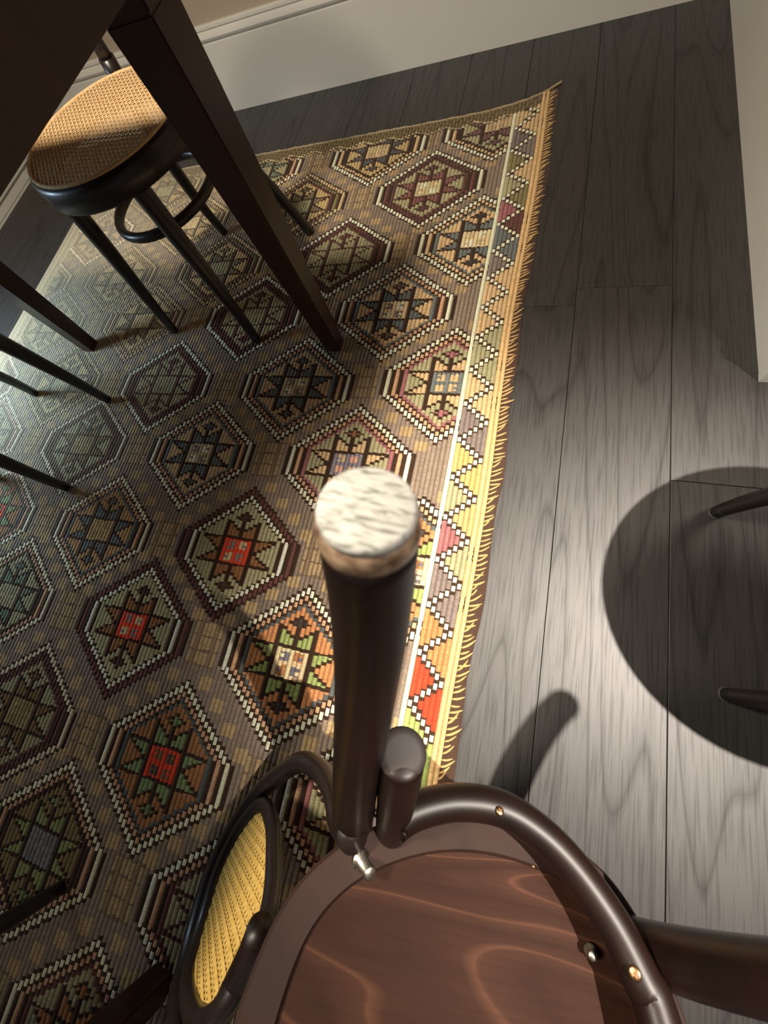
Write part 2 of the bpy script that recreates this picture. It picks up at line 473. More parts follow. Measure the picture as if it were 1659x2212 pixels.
def scheme(field, star, centre, dot1=WH, dot2=PK, inner=DK, mot=None, motc=DK, line=DK, dia=None):
    return dict(field=field, star=star, centre=centre, dot1=dot1, dot2=dot2, inner=inner, mot=mot if mot is not None else centre * 0.8, motc=motc, line=line,
                dia=star * 0.8 if dia is None else dia)
A_ = scheme(TAN, BL, CRM, WH, PK, BL, GRY, WH, dia=S(104, 86, 76))
A2 = scheme(TAN * 0.86, BL * 0.9, SAND * 0.9, WH, PK, BL, GRY, WH, dia=BL * 0.7)
B_ = scheme(SAGE, SAGE * 0.96, SAGE, WH, MAR * 1.2, MAR, line=MAR * 0.75, dia=MAR)
B2 = scheme(SAGE, S(122, 82, 76), S(190, 178, 136), WH, MAR * 1.2, MAR, WH, TAN, line=S(72, 42, 34), dia=MAR)
E_ = scheme(SAGE, BRN, RED, MAR * 1.25, WH, SAGE, GRY, SAND, line=S(52, 32, 20), dia=S(70, 52, 40))
H_ = scheme(ORG, GRN, CRM, WH, PK * 1.1, BL * 0.7, S(108, 104, 112), ORG * 0.8, dia=S(64, 54, 50))
G_ = scheme(S(150, 104, 66), S(118, 136, 92), RED, WH * 0.9, PK, BL * 0.6, S(120, 86, 56), S(84, 70, 62))
D_ = scheme(SAGE, TAN, S(128, 122, 130), WH, PK * 1.05, MAUVE, TAN, S(200, 150, 130), dia=BRN)
S_ = scheme(SAGE, TAN, BL * 1.1, WH, PK * 1.1, MAUVE, TAN, TAN, dia=MAUVE)
R_ = scheme(S(124, 104, 70), S(132, 140, 88), S(120, 118, 120), WH * 0.85, PK * 0.9, DK)
W_ = scheme(SAGE * 0.85, S(116, 92, 60), S(142, 124, 84), WH * 0.7, MAR, MAR)
Q_ = scheme(S(196, 170, 118), S(130, 112, 84), S(206, 184, 136), SAND, PK, OLV)
T_ = scheme(S(186, 162, 112), S(124, 110, 80), SAGE, SAND, OLV, MAR)
V_ = scheme(SAGE * 0.95, S(104, 120, 100), S(160, 150, 116), WH * 0.8, PK, DK)
N_ = scheme(TAN, BL, CRM, WH, TAN, BL, SAND, WH, dia=S(60, 54, 52))
U_ = scheme(S(190, 168, 120), S(150, 132, 100), S(190, 170, 126), SAND, S(150, 130, 96), OLV)
P_ = scheme(S(182, 158, 110), S(84, 84, 84), SAND, WH, TAN, DK)
table = {(-1, 2): scheme(SAGE, S(112, 80, 78), SAND, WH, TAN, DK), (-1, 1): N_, (-1, 0): S_, (-1, -1): H_, (-1, -2): D_,
         (0, 1): B2, (0, 0): A_, (0, -1): D_, (0, -2): H_, (0, -3): scheme(SAGE, SAGE * 0.9, ORG, WH, PK, MAR, line=MAR * 0.7),
         (1, 2): P_, (1, 1): B_, (1, 0): A2, (1, -1): E_, (1, -2): G_, (1, -3): scheme(SAGE * 0.9, ORG * 0.7, SAGE * 0.8, WH * 0.9, PK, MAR),
         (2, 1): T_, (2, 0): B_, (2, -1): A2, (2, -2): E_, (2, -3): R_, (3, 1): T_, (3, 0): B_, (3, -1): scheme(S(168, 132, 88), BL * 0.9, S(168, 140, 92), WH * 0.85, PK, BL * 0.8),
         (3, -2): W_, (4, 1): U_, (4, 0): Q_, (4, -1): W_, (4, -2): V_, (5, 1): U_, (5, 0): T_, (5, -1): G_, (5, -2): A2}
defaults = [A2, B_, U_, T_, V_]
def med_centre(mc, k):
    y = 1.0 + 0.59 * k + (-0.30 if mc % 2 else 0.0)
    if mc % 2: y += 0.575
    x = (-0.43 - 0.278 * mc) if mc >= 0 else -0.186
    x += 0.032 * (y - 1.0) if mc >= 0 else 0.0
    y += 0.030 * (x + 0.43) if mc >= 0 else 0.03
    i = int(round((-0.018 - x) / C0 - 0.5)); i = max(0, min(NR - 1, i)) if x > -2.4 else i
    return i, y
dots = np.zeros((NR, NV), bool)
def setm(sub, mask, c): sub[mask] = c
for mc in range(-1, 8):
    for k in range(-5, 3):
        # odd columns sit half a row higher
        i0, yc = med_centre(mc, k - (1 if mc % 2 else 0)) if False else med_centre(mc, k)
        key = (mc, k + (1 if mc % 2 else 0)) if False else (mc, k)
        xc = -0.018 - C0 * (i0 + 0.5)
        lo, hi = max(0, i0 - 24), min(NR, i0 + 25)
        if lo >= hi: continue
        jv = np.where(np.abs(vr - yc) < 20 * C0)[0]
        if len(jv) == 0: continue
        j0, j1 = jv[0], jv[-1] + 1
        A = np.abs(np.arange(lo, hi) - i0)[:, None].astype(float) * np.ones((1, j1 - j0))
        sx = (np.arange(lo, hi) - i0)[:, None] * np.ones((1, j1 - j0))
        dy = ((vr[j0:j1] - yc) / C0)[None, :] * np.ones((hi - lo, 1)) + 0.05 * sx * 0.6
        B = np.abs(dy)
        sub = col[lo:hi, j0:j1]
        # tan squares along the channels and the block between neighbours of a row
        for t in (-1.2, -0.4, 0.4, 1.2):
            px_, py_ = 10.0 + 5.2 * t, 10.6 - 4.2 * t
            setm(sub, (np.abs(A - round(px_)) < 1.6) & (np.abs(B - py_) < 1.2) & (dy > 0), S(166, 142, 104))
        setm(sub, (np.abs(A - 20) < 3.6) & (B < 4.2) & (sx > 0), S(160, 138, 102))
        setm(sub, (np.abs(A - 20) < 3.6) & ((np.abs(B - 1.45) < 0.2) | (np.abs(B - 4.3) < 0.2)) & (sx > 0), S(116, 98, 78))
        setm(sub, (np.abs(np.abs(A - 20) - 2) < 0.4) & (B < 4.2) & (sx > 0), S(128, 108, 84))
for mc in range(-1, 8):
    for k in range(-5, 3):
        i0, yc = med_centre(mc, k)
        sc = table.get((mc, k + (1 if mc % 2 else 0))) or defaults[(mc * 2 + k * 3) % 5]
        lo, hi = max(0, i0 - 16), min(NR, i0 + 17)
        if lo >= hi: continue
        jv = np.where(np.abs(vr - yc) < 17 * C0)[0]
        if len(jv) == 0: continue
        j0, j1 = jv[0], jv[-1] + 1
        sx = (np.arange(lo, hi) - i0)[:, None] * np.ones((1, j1 - j0))
        A = np.abs(sx)
        dy = ((vr[j0:j1] - yc) / C0)[None, :] * np.ones((hi - lo, 1)) + 0.03 * sx
        B = np.abs(dy)
        sub = col[lo:hi, j0:j1]
        e = 15.5 - 0.795 * A - B
        s = 15.5 - A
        inn = (e > 0) & (s > 0)
        str_ = inn & (B <= 3.2) & (s < 6)
        sl = inn & ~str_
        setm(sub, sl, sc['field'])
        setm(sub, sl & (e < 0.55), DK); setm(sub, sl & (e >= 0.55) & (e < 1.75), sc['dot1']); setm(sub, sl & (e >= 1.75) & (e < 2.35), DK)
        setm(sub, sl & (e >= 2.35) & (e < 3.35), sc['dot2']); setm(sub, sl & (e >= 3.35) & (e < 3.8), DK); setm(sub, sl & (e >= 3.8) & (e < 4.6), sc['inner'])
        for q, c in enumerate((DK, sc['dot1'], DK * 1.05, sc['dot2'] * 1.05, DK, sc['inner'])):
            setm(sub, str_ & (s >= q) & (s < q + 1), c)
        dsub = dots[lo:hi, j0:j1]; dsub[sl & (((e >= 0.55) & (e < 1.75)) | ((e >= 2.35) & (e < 3.35)))] = True
        dsub[inn & ~sl] = False
        # star
        Vn = 4.2 + (A / 4.0) * 2.8
        Bn = (A - 4.7) / 4.7 * 2.9
        star = ((A < 3.6) & (B > 2.7) & (B < Vn)) | ((B < 2.9) & (A > 4.4) & (A < 9.6) & (B > Bn))
        setm(sub, star, sc['star'])
        setm(sub, (A < 3.6) & (np.abs(B - Vn) < 0.34) & (A > 0.5), sc['line'])
        setm(sub, (B < 2.9) & (A > 4.4) & (A < 9.6) & (np.abs(B - Bn) < 0.32), sc['line'])
        setm(sub, (A < 3.6) & (B < 2.7), sc['centre'])
        mq = (np.abs(A - 1.9) < 1.1) & (np.abs(B - 1.32) < 0.85)
        par = (sx * dy) > 0
        setm(sub, mq & par, sc['mot']); setm(sub, mq & ~par, sc['motc'] if sc['motc'] is not DK else sc['centre'] * 0.75)
        ctr = (np.abs(A - 2) < 0.5) & (np.abs(B - 1.32) < 0.3)
        setm(sub, ctr & par, sc['centre'] * 1.15); setm(sub, ctr & ~par, sc['mot'])
        setm(sub, (np.abs(A - 4) < 0.5) & (B < 7.2), sc['line'])
        setm(sub, (np.abs(B - 2.95) < 0.30) & (A < 9.6), sc['line'])
        setm(sub, (A < 0.5) & (B > 3.2) & (B < 6.6), sc['line'])
        dm = A / 2.4 + np.abs(B - 7.7) / 1.45
        setm(sub, dm < 1, sc['line']); setm(sub, dm < 0.58, sc['dia'])
# --- right border: two ochre ribs, zigzag, ivory line
band = slice(0, 9)
col[0:2] = TAN * np.array([1.02, 0.97, 0.86])
col[2:8] = GRY
bcol = {  # triangle colours by step, right side / left side
    0: (TAN, SAND), 1: (GRY, GRY * 0.8), 2: (TAN, OLV), 3: (OLV, SAGE), 4: (MAR * 1.1, MAUVE), 5: (BL, BL * 0.95), 6: (TAN, GRY), 7: (TAN, TAN),
    8: (SAGE, TAN), 9: (SAGE, SAGE), 10: (TAN, TAN), 11: (GRY, GRY), 12: (S(192, 162, 102), S(192, 162, 102)), 13: (S(180, 158, 106), SAGE), 14: (SAGE, MAUVE), 15: (GRY, GRY * 0.95),
    16: (ORG * 0.95, ORG * 0.9), 17: (RED * 1.12, RED * 1.12), 18: (GRN * 1.05, GRN * 1.05), 19: (GRY, GRY), 20: (SAND, TAN)}
PITCH = 0.1195
TOPZ = 1.90
for i in range(2, 8):
    a = (i - 2) / 5.0                          # 0 at the outer rib, 1 at the ivory line
    for j in range(NV):
        q = (TOPZ - vr[j]) / PITCH
        kq = math.floor(q); ph = q - kq        # 0 at an outer apex; 0.5 at an inner apex
        zz = abs(ph - 0.5) * 2                 # 1 at the outer apex, 0 at the inner apex
        d = (zz - (1 - a)) * 0.5 * PITCH / C0  # signed vertical distance in ribs
        kk = kq if ph < 0.5 else kq + 1
        if abs(d) < 0.5: c = WH
        elif abs(d) < 0.95: c = DK * 1.25
        elif d > 0:                            # left triangle, apex pointing out at k
            c = bcol.get(kk, (TAN, SAGE))[1]
        else:                                  # right triangle around the inner apex
            c = bcol.get(kq + 0, (TAN, SAGE))[0]
        col[i, j] = c
        dots[i, j] = abs(d) < 0.5
col[8] = WH * 0.98
# --- far end: olive band with a small zigzag
for i in range(2, NR):
    zz = abs(((xr[i] + 3) / 0.118) % 1.0 - 0.5) * 2
    for j in range(NV - 40, NV):
        v = vr[j]; z = 1.905 + 0.026 * zz
        if i < 9 and v < 1.93: continue
        if v > z + 0.007: col[i, j] = S(112, 98, 66) if (i * 7 + j // 2) % 5 else S(86, 70, 48)
        elif v > z: col[i, j] = S(196, 180, 140)
        elif v > z - 0.006: col[i, j] = DK * 1.4
# --- left border
for i in range(NR - 6, NR): col[i] = S(150, 140, 112) if (NR - i) % 3 else S(186, 172, 136)
# wear: rib to rib and stitch to stitch
col *= nrs.uniform(0.93, 1.06, (NR, 1, 1)) * nrs.uniform(0.90, 1.08, (NR, NV, 1))
# faded towards the far left corner (sun-bleached wool: lower contrast)
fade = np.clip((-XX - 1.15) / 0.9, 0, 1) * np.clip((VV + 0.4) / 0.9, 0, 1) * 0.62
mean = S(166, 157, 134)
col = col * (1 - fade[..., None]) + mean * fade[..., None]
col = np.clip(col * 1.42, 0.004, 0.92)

def bend(x, v):
    y = v + 0.040 * (x + 0.2) * np.clip((v - 1.0) / 1.0, 0, 1) + 0.088 * np.exp(x / 0.10) * np.clip(v / 2.0, 0, 1) ** 6
    xx = x + 0.020 * (v - 1.0) * np.exp(x / 0.3) * 0.6 + 0.006 * np.sin(v * 5.0) * np.exp(x / 0.1)
    return xx, y
# mesh: each rib is a raised cord of three faces; stitches alternate a little in height
offs = np.array([0.0, 0.13, 0.30, 0.70, 0.87])
hts = np.array([0.0, 0.55, 1.0, 1.0, 0.55])
K5 = 5
ux = np.concatenate([(-0.018 - C0 * np.arange(NR)[:, None] - C0 * offs[None, :]).ravel(), [-0.018 - C0 * NR]])
hz = np.concatenate([np.tile(hts, NR), [0.0]])
uv = V0 + (C0 / SUB) * np.arange(NV + 1)
UX, UV = np.meshgrid(ux, uv, indexing='ij')
bx, by = bend(UX, UV)
ribid = np.minimum(np.arange(len(ux)) // K5, NR - 1)
jit = nrs.uniform(-1, 1, (NR, NV + 1))
Z = 0.0022 + hz[:, None] * (0.0040 + 0.0005 * jit[ribid] + 0.0004 * np.sin(np.arange(NV + 1) * 2.1 + ribid[:, None]))
Z = Z + 0.0006 * np.sin(by * 9.0 + bx * 4.0) + 0.0006
by = by + 0.0012 * (ribid % 2)[:, None]
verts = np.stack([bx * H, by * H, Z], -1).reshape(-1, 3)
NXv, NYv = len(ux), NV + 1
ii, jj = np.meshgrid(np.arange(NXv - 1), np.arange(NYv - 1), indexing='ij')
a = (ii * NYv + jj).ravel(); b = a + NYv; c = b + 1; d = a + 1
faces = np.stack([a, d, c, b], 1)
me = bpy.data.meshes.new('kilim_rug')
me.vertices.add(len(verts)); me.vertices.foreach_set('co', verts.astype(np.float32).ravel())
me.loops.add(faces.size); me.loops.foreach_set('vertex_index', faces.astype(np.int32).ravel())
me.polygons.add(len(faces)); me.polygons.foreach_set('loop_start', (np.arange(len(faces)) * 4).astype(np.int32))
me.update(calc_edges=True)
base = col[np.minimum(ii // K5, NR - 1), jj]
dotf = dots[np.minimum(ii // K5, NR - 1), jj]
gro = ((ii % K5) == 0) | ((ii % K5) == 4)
GROOVE_SHADE = S(84, 66, 50)                           # foundation yarn brown, with the shade of the grooves painted in
base = np.where(gro[..., None], base * 0.55 + GROOVE_SHADE * 0.25, base)
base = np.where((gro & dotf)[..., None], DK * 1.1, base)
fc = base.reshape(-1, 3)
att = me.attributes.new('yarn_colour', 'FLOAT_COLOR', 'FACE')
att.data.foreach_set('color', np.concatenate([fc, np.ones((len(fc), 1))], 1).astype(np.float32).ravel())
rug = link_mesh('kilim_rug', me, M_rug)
tag(rug, 'flatwoven wool kilim rug with hexagon star medallions on the dark plank floor', 'rug')
# backing and selvedges
bm = bmesh.new()
vs = np.linspace(V0, V1, 60)
rows = []
for v in vs:
    x1, y1 = bend(np.array(-0.0195), np.array(v))
    w_ = 0.030 + 0.004 * math.sin(v * 17) + rnd.uniform(-0.0015, 0.0015)
    r = [bm.verts.new((x * H, float(y1) * H, z)) for x, z in ((float(x1), 0.0045), (float(x1) + 0.008, 0.0058), (float(x1) + w_, 0.0030), (float(x1) + w_ + 0.001, 0.0005))]
    rows.append(r)
for r0, r1 in zip(rows[:-1], rows[1:]):
    for k in range(3): bm.faces.new((r0[k], r0[k + 1], r1[k + 1], r1[k]))
obj('selvedge', bm, M_selv, rug)
bm = bmesh.new()
rows = []
for v in vs:
    x1, y1 = bend(np.array(-0.018 - C0 * NR), np.array(v))
    w_ = 0.010 + rnd.uniform(-0.003, 0.003)
    rows.append([bm.verts.new((x * H, float(y1) * H, z)) for x, z in ((float(x1), 0.0045), (float(x1) - w_ / 2, 0.005), (float(x1) - w_, 0.0005))])
for r0, r1 in zip(rows[:-1], rows[1:]):
    for k in range(2): bm.faces.new((r0[k], r0[k + 1], r1[k + 1], r1[k]))
obj('selvedge', bm, M_cord, rug)
# end cord along the far edge
bm = bmesh.new()
pts = []
for x in np.linspace(-0.018 - C0 * NR, 0.014, 130):
    xx, yy = bend(np.array(x), np.array(V1 + 0.004))
    pts.append((float(xx) * H, float(yy) * H + rnd.uniform(-0.0025, 0.0025), 0.0036 + rnd.uniform(-0.0006, 0.0002)))
pts.append((0.028 * H, 2.098 * H, 0.0036))
tube(bm, pts, [0.0042 + rnd.uniform(-0.0008, 0.0002) for _ in pts], 8)
obj('end_cord', bm, M_cord, rug)
# yarn tufts hanging over the right selvedge, each its own part
tuft_me = []
for q in range(5):
    bm = bmesh.new()
    L = 0.017 + 0.004 * (q % 3); bend_ = 0.003 + 0.0016 * q
    pts = [(0, 0, 0.0015), (L * 0.35, bend_ * 0.5, 0.0035), (L * 0.7, bend_ * 1.3, 0.0030), (L, bend_ * 2.2, 0.0008)]
    tube(bm, catmull(pts, 2), [0.0016, 0.0022, 0.0020, 0.0007], 6)
    mm = bpy.data.meshes.new('fringe_tuft'); bmesh.ops.recalc_face_normals(bm, faces=bm.faces); bm.to_mesh(mm); bm.free()
    mm.polygons.foreach_set('use_smooth', [True] * len(mm.polygons)); mm.materials.append(M_tuft); tuft_me.append(mm)
v = -0.62; n = 0
while v < 1.965 and n < 290:
    x1, y1 = bend(np.array(-0.0195), np.array(v))
    o = bpy.data.objects.new('fringe_tuft', tuft_me[rnd.randrange(5)]); COL.objects.link(o)
    o.location = (float(x1) * H, float(y1) * H, 0.0034); o.parent = rug
    o.rotation_euler = (0, 0, rnd.uniform(-0.2, 0.2)); s = rnd.uniform(0.85, 1.2); o.scale = (s, s, rnd.uniform(0.6, 0.8))
    v += rnd.uniform(0.0115, 0.0155); n += 1

# ------------------------------------------------------------------ dining table
TX0, TX1, TY0, TY1 = -1.775 * H, -0.612 * H, -0.93 * H, 0.885 * H
tbl = empty('dining_table', ((TX0 + TX1) / 2, (TY0 + TY1) / 2, 0.0065), 'dark brown wooden dining table with tapered square legs standing on the kilim rug', 'table')
bm = bmesh.new(); box(bm, (TX0, TY0, 0.712), (TX1, TY1, 0.742)); obj('tabletop', bm, M_walnut, tbl, smooth=False)
AZ = 0.809 * H
for lo, hi in (((TX1 - 0.024, TY0 + 0.06, AZ), (TX1, TY1 - 0.06, 0.712)), ((TX0 + 0.001, TY0 + 0.06, AZ), (TX0 + 0.024, TY1 - 0.06, 0.712)),
               ((TX0 + 0.06, TY1 - 0.024, AZ), (TX1 - 0.06, TY1, 0.712)), ((TX0 + 0.06, TY0 + 0.001, AZ), (TX1 - 0.06, TY0 + 0.024, 0.712))):
    bm = bmesh.new(); box(bm, lo, hi); obj('apron', bm, M_walnut, tbl, smooth=False)
for sx, sy in ((0, 0), (0, 1), (1, 0), (1, 1)):
    bm = bmesh.new()
    tx = TX1 - 0.029 if sx else TX0 + 0.041; ty = TY1 - 0.041 if sy else TY0 + 0.041
    fx = TX1 + 0.006 if sx else TX0 + 0.012; fy = TY1 - 0.030 if sy else TY0 + 0.030
    fl_z = 0.0088
    frustum(bm, (fx, fy, fl_z), (tx, ty, AZ - 0.02), 0.043, 0.078, 0, 0.002)
    frustum(bm, (tx, ty, AZ - 0.02), (tx, ty, 0.712), 0.078, 0.080, 0, 0.002)
    obj('leg', bm, M_walnut, tbl, smooth=False)

Mt = Matrix.Translation((-0.617 * H, 0.866 * H, 0)) @ Matrix.Rotation(math.radians(0.9), 4, 'Z') @ Matrix.Translation((0.617 * H, -0.866 * H, 0))
tbl.matrix_world = Mt @ tbl.matrix_world
bpy.context.view_layer.update()

# ------------------------------------------------------------------ bentwood chairs with cane seats
def cane_sheet(bm, outline_r, z, pitch=0.0125, wid=0.0056, dia=0.0030):
    """woven strips inside a circle of radius outline_r at height z (local)"""
    def strip(p, q, w_, zz):
        d = (q - p).normalized(); nrm = Vector((-d.y, d.x, 0)) * w_ / 2
        bm.faces.new([bm.verts.new(v) for v in (p - nrm + Vector((0, 0, zz)), q - nrm + Vector((0, 0, zz)), q + nrm + Vector((0, 0, zz)), p + nrm + Vector((0, 0, zz)))])
    n = int(outline_r / pitch)
    for ang, w_, zz, pt in ((0, wid, 0, pitch), (math.pi / 2, wid, 0.0006, pitch), (math.pi / 4, dia, 0.0012, pitch * 0.7071), (-math.pi / 4, dia, 0.0018, pitch * 0.7071)):
        d = Vector((math.cos(ang), math.sin(ang), 0)); e = Vector((-d.y, d.x, 0))
        nn = int(outline_r / pt)
        for k in range(-nn, nn + 1):
            h = outline_r ** 2 - (k * pt) ** 2
            if h <= 0: continue
            h = math.sqrt(h)
            strip(e * k * pt - d * h, e * k * pt + d * h, w_, z + zz)
    return bm
CH = {}
def make_chair(wf, yf, wr, yr, label, group=None, loc=(0, 0, 0), rotz=0, solid=False, leg_k=1.25):
    t = empty('bentwood_chair', (0, 0, 0), label, 'chair', group)
    ZS = 0.474
    bm = bmesh.new()                           # seat frame: a bent rail with a rounded top edge
    prof = [(0.176, ZS - 0.004), (0.182, ZS + 0.001), (0.196, ZS + 0.001), (0.203, ZS - 0.006), (0.203, ZS - 0.044), (0.198, ZS - 0.050), (0.182, ZS - 0.050), (0.176, ZS - 0.045)]
    N = 56; rings = []
    for q in range(N):
        a = 2 * math.pi * q / N
        rings.append([bm.verts.new((r * math.cos(a), r * math.sin(a), z)) for r, z in prof])
    for q in range(N):
        for p in range(len(prof)):
            bm.faces.new((rings[q][p], rings[(q + 1) % N][p], rings[(q + 1) % N][(p + 1) % len(prof)], rings[q][(p + 1) % len(prof)]))
    obj('seat_frame', bm, M_black, t)
    bm = bmesh.new()
    if solid:
        tube(bm, [(0, 0, ZS - 0.012), (0, 0, ZS - 0.002), (0, 0, ZS + 0.0005)], [0.178, 0.178, 0.170], 48)
        obj('seat_panel', bm, M_ply, t, smooth=False)
    else:
        cane_sheet(bm, 0.192, ZS + 0.0022)
        o = obj('cane_seat', bm, M_cane, t, smooth=False); o['kind'] = 'stuff'
    bm = bmesh.new(); pts = [(0.192 * math.cos(2 * math.pi * q / 48), 0.192 * math.sin(2 * math.pi * q / 48), ZS + 0.0022) for q in range(48)]
    if solid: bm.free()
    else:
        tube(bm, pts, 0.0040, 8, closed=True); obj('cane_spline', bm, M_cane, t)
    for s in (-1, 1):
        bm = bmesh.new()
        tube(bm, bezier((s * wf, yf, 0.0112), (s * wf * 0.97, yf + 0.01, 0.16), (s * 0.135, -0.125, 0.3), (s * 0.128, -0.120, 0.445), 14), [r_ * leg_k for r_ in (0.0105, 0.0135, 0.0165, 0.0175)], 14)
        obj('leg', bm, M_black, t)
        bm = bmesh.new()
        tube(bm, bezier((s * wr, yr, 0.0112), (s * wr * 0.93, yr - 0.05, 0.18), (s * 0.105, 0.19, 0.32), (s * 0.084, 0.190, 0.50), 16), [r_ * leg_k for r_ in (0.0105, 0.0130, 0.0150, 0.0150)], 14)
        obj('leg', bm, M_black, t)
    bm = bmesh.new()
    up = [(0.084, 0.190, 0.495), (0.112, 0.215, 0.62), (0.165, 0.240, 0.74), (0.150, 0.262, 0.84), (0.075, 0.275, 0.895), (0, 0.278, 0.907)]
    pts = catmull([(-x, y, z) for x, y, z in up] + up[-2::-1], 6)
    tube(bm, pts, 0.0155, 14); obj('back_hoop', bm, M_black, t)
    bm = bmesh.new()
    pts = [(0.134 * math.cos(2 * math.pi * q / 40), 0.03 + 0.150 * math.sin(2 * math.pi * q / 40), 0.315) for q in range(40)]
    tube(bm, pts, 0.0115, 12, closed=True); obj('stretcher_ring', bm, M_black, t)
    t.location = loc; t.rotation_euler = (0, 0, rotz)
    return t
def chair_local(f1, f2, r1):                   # pose from foot pixels: front feet f1 (left), f2 (right), rear r1
    a, b, c = fl(f1), fl(f2), fl(r1)
    mid = (a + b) / 2; u = (b - a).normalized(); back = Vector((-u.y, u.x, 0))
    if back.dot(c - mid) < 0: back = -back
    return mid, back, (b - a).length / 2
mid, back, hw = chair_local((380, 720), (562, 740), (500, 505))
ca = make_chair(hw * 0.97, -0.142, 0.182, 0.300, 'black bentwood chair with round cane seat at the far end of the table', None,
                tuple(mid + back * 0.142), math.atan2(back.y, back.x) - math.pi / 2)
mid, back, hw = chair_local((240, 868), (152, 1056), (85, 850))
cb = make_chair(hw * 1.0, -0.142, hw * 1.02, 0.215, 'black bentwood chair on the left side of the table, only its legs in view', None,
                tuple(mid + back * 0.142), math.atan2(back.y, back.x) - math.pi / 2)
p1 = fl((145, 1910))
ce = make_chair(0.172, -0.142, 0.182, 0.300, 'black bentwood chair at the near end of the table, one front leg in view', None,
                (p1.x - 0.172, p1.y - 0.142, 0.0008), math.pi)

# chair on the right: feet on bare floor
mid = (fl((1552, 1103)) + fl((1530, 1490))) / 2
cr = make_chair(0.166, -0.180, 0.182, 0.260, 'dark bentwood chair on bare planks at the right, two legs in view', None,
                (mid.x + 0.190, mid.y + 0.002, -0.0090), -math.pi / 2 + 0.03, solid=True, leg_k=1.15)
for s in (-1, 1):
    bm = bmesh.new(); tube(bm, [(s * 0.166, -0.180, 0.0090), (s * 0.166, -0.180, 0.0136)], [0.0130, 0.0126], 16)
    o = obj('metal_glide', bm, M_glide, None); o.parent = cr; o.matrix_parent_inverse = Matrix.Identity(4)

# ------------------------------------------------------------------ the upturned chair in the foreground
KS = 1.13
def K(X): return cw(np.array(X) * KS)
Bc = 0.375 * np.array([-61.5 / 806, 674 / 806, 1.0])
nc = np.array([.13, -.70, -.70]); nc = nc / np.linalg.norm(nc)
yaxis = R3.T @ np.array([0, 1.0, 0])
ac = yaxis - nc * yaxis.dot(nc); ac /= np.linalg.norm(ac); bc = np.cross(nc, ac)
def SP(u, v, h=0.0): return K(Bc + ac * u + bc * v + nc * h)      # point on the seat plane (h towards the feet)
def ray_plane(px, h=0.0):
    r = np.array([px[0] - 829.5, px[1] - 1106.0, FPX]); cc = Bc + nc * h
    X = np.dot(cc, nc) / np.dot(r, nc) * r - Bc
    return X.dot(ac), X.dot(bc)
upc = empty('upturned_chair', SP(-0.16, -0.12), 'brown bentwood chair turned upside down in the foreground, white felt pad on its raised leg', 'chair')
outline = [(-.131, .067), (-.074, .056), (-.048, .040), (-.013, .010), (.016, -.051), (.029, -.102), (.034, -.160), (.022, -.238), (0, -.262), (-.018, -.279), (-.061, -.300), (-.12, -.310),
           (-.20, -.305), (-.28, -.272), (-.33, -.205), (-.347, -.12), (-.333, -.035), (-.285, .032), (-.21, .063)]
oc = (-0.158, -0.12)
out2 = [(p.x, p.y) for p in catmull([(a, b, 0) for a, b in outline], 6, closed=True)]
for _ in range(30):                            # relax the kinks of the traced outline
    out2 = [((out2[k - 1][0] + 2 * out2[k][0] + out2[(k + 1) % len(out2)][0]) / 4, (out2[k - 1][1] + 2 * out2[k][1] + out2[(k + 1) % len(out2)][1]) / 4) for k in range(len(out2))]
out2 = [(oc[0] + (x - oc[0]) * 1.012, oc[1] + (y - oc[1]) * 1.012) for x, y in out2]
def inset(d):
    res = []; n = len(out2)
    for k in range(n):
        p, q = out2[k - 1], out2[(k + 1) % n]
        tx, ty = q[0] - p[0], q[1] - p[1]; L = math.hypot(tx, ty) or 1
        nx, ny = -ty / L, tx / L
        x, y = out2[k]
        if (oc[0] - x) * nx + (oc[1] - y) * ny < 0: nx, ny = -nx, -ny
        res.append((x + nx * d, y + ny * d))
    return res
def loft(rings, closed_ends=True):
    bm = bmesh.new(); R_ = []
    for pts, h in rings: R_.append([bm.verts.new(SP(u, v, h)) for u, v in pts])
    n = len(R_[0])
    for A, B in zip(R_[:-1], R_[1:]):
        for k in range(n): bm.faces.new((A[k], A[(k + 1) % n], B[(k + 1) % n], B[k]))
    return bm, R_
# rim: bent rail round the seat
bm, R_ = loft([(inset(0.032), -0.004), (inset(0.030), 0.0), (inset(0.003), 0.0), (inset(0.0), -0.003), (inset(0.0), -0.030), (inset(0.004), -0.034), (inset(0.032), -0.034), (inset(0.032), -0.004)])
bmesh.ops.remove_doubles(bm, verts=bm.verts, dist=1e-5)
obj('seat_rim', bm, M_rim, upc).data.set_sharp_from_angle(angle=math.radians(40))
# plywood seat panel, recessed, with its own face
bm = bmesh.new(); pr_ = inset(0.0305)
top = [bm.verts.new(Vector((u, v, -0.0045)) * KS) for u, v in pr_]; bot = [bm.verts.new(Vector((u, v, -0.016)) * KS) for u, v in pr_]
bm.faces.new(top)
bm.faces.new(bot[::-1])
for k in range(len(top)): bm.faces.new((top[k], bot[k], bot[(k + 1) % len(top)], top[(k + 1) % len(top)]))
seat = obj('seat_panel', bm, M_ply, None, smooth=False)
Ms = Matrix.Identity(4)
for q_, vec in enumerate((ac, bc, nc)):
    wv_ = R3 @ vec
    for r_ in range(3): Ms[r_][q_] = wv_[r_]
o0 = SP(0, 0, 0)
for r_ in range(3): Ms[r_][3] = o0[r_]
seat.parent = upc; seat.matrix_parent_inverse = upc.matrix_world.inverted(); seat.matrix_basis = Ms
bpy.context.view_layer.update()

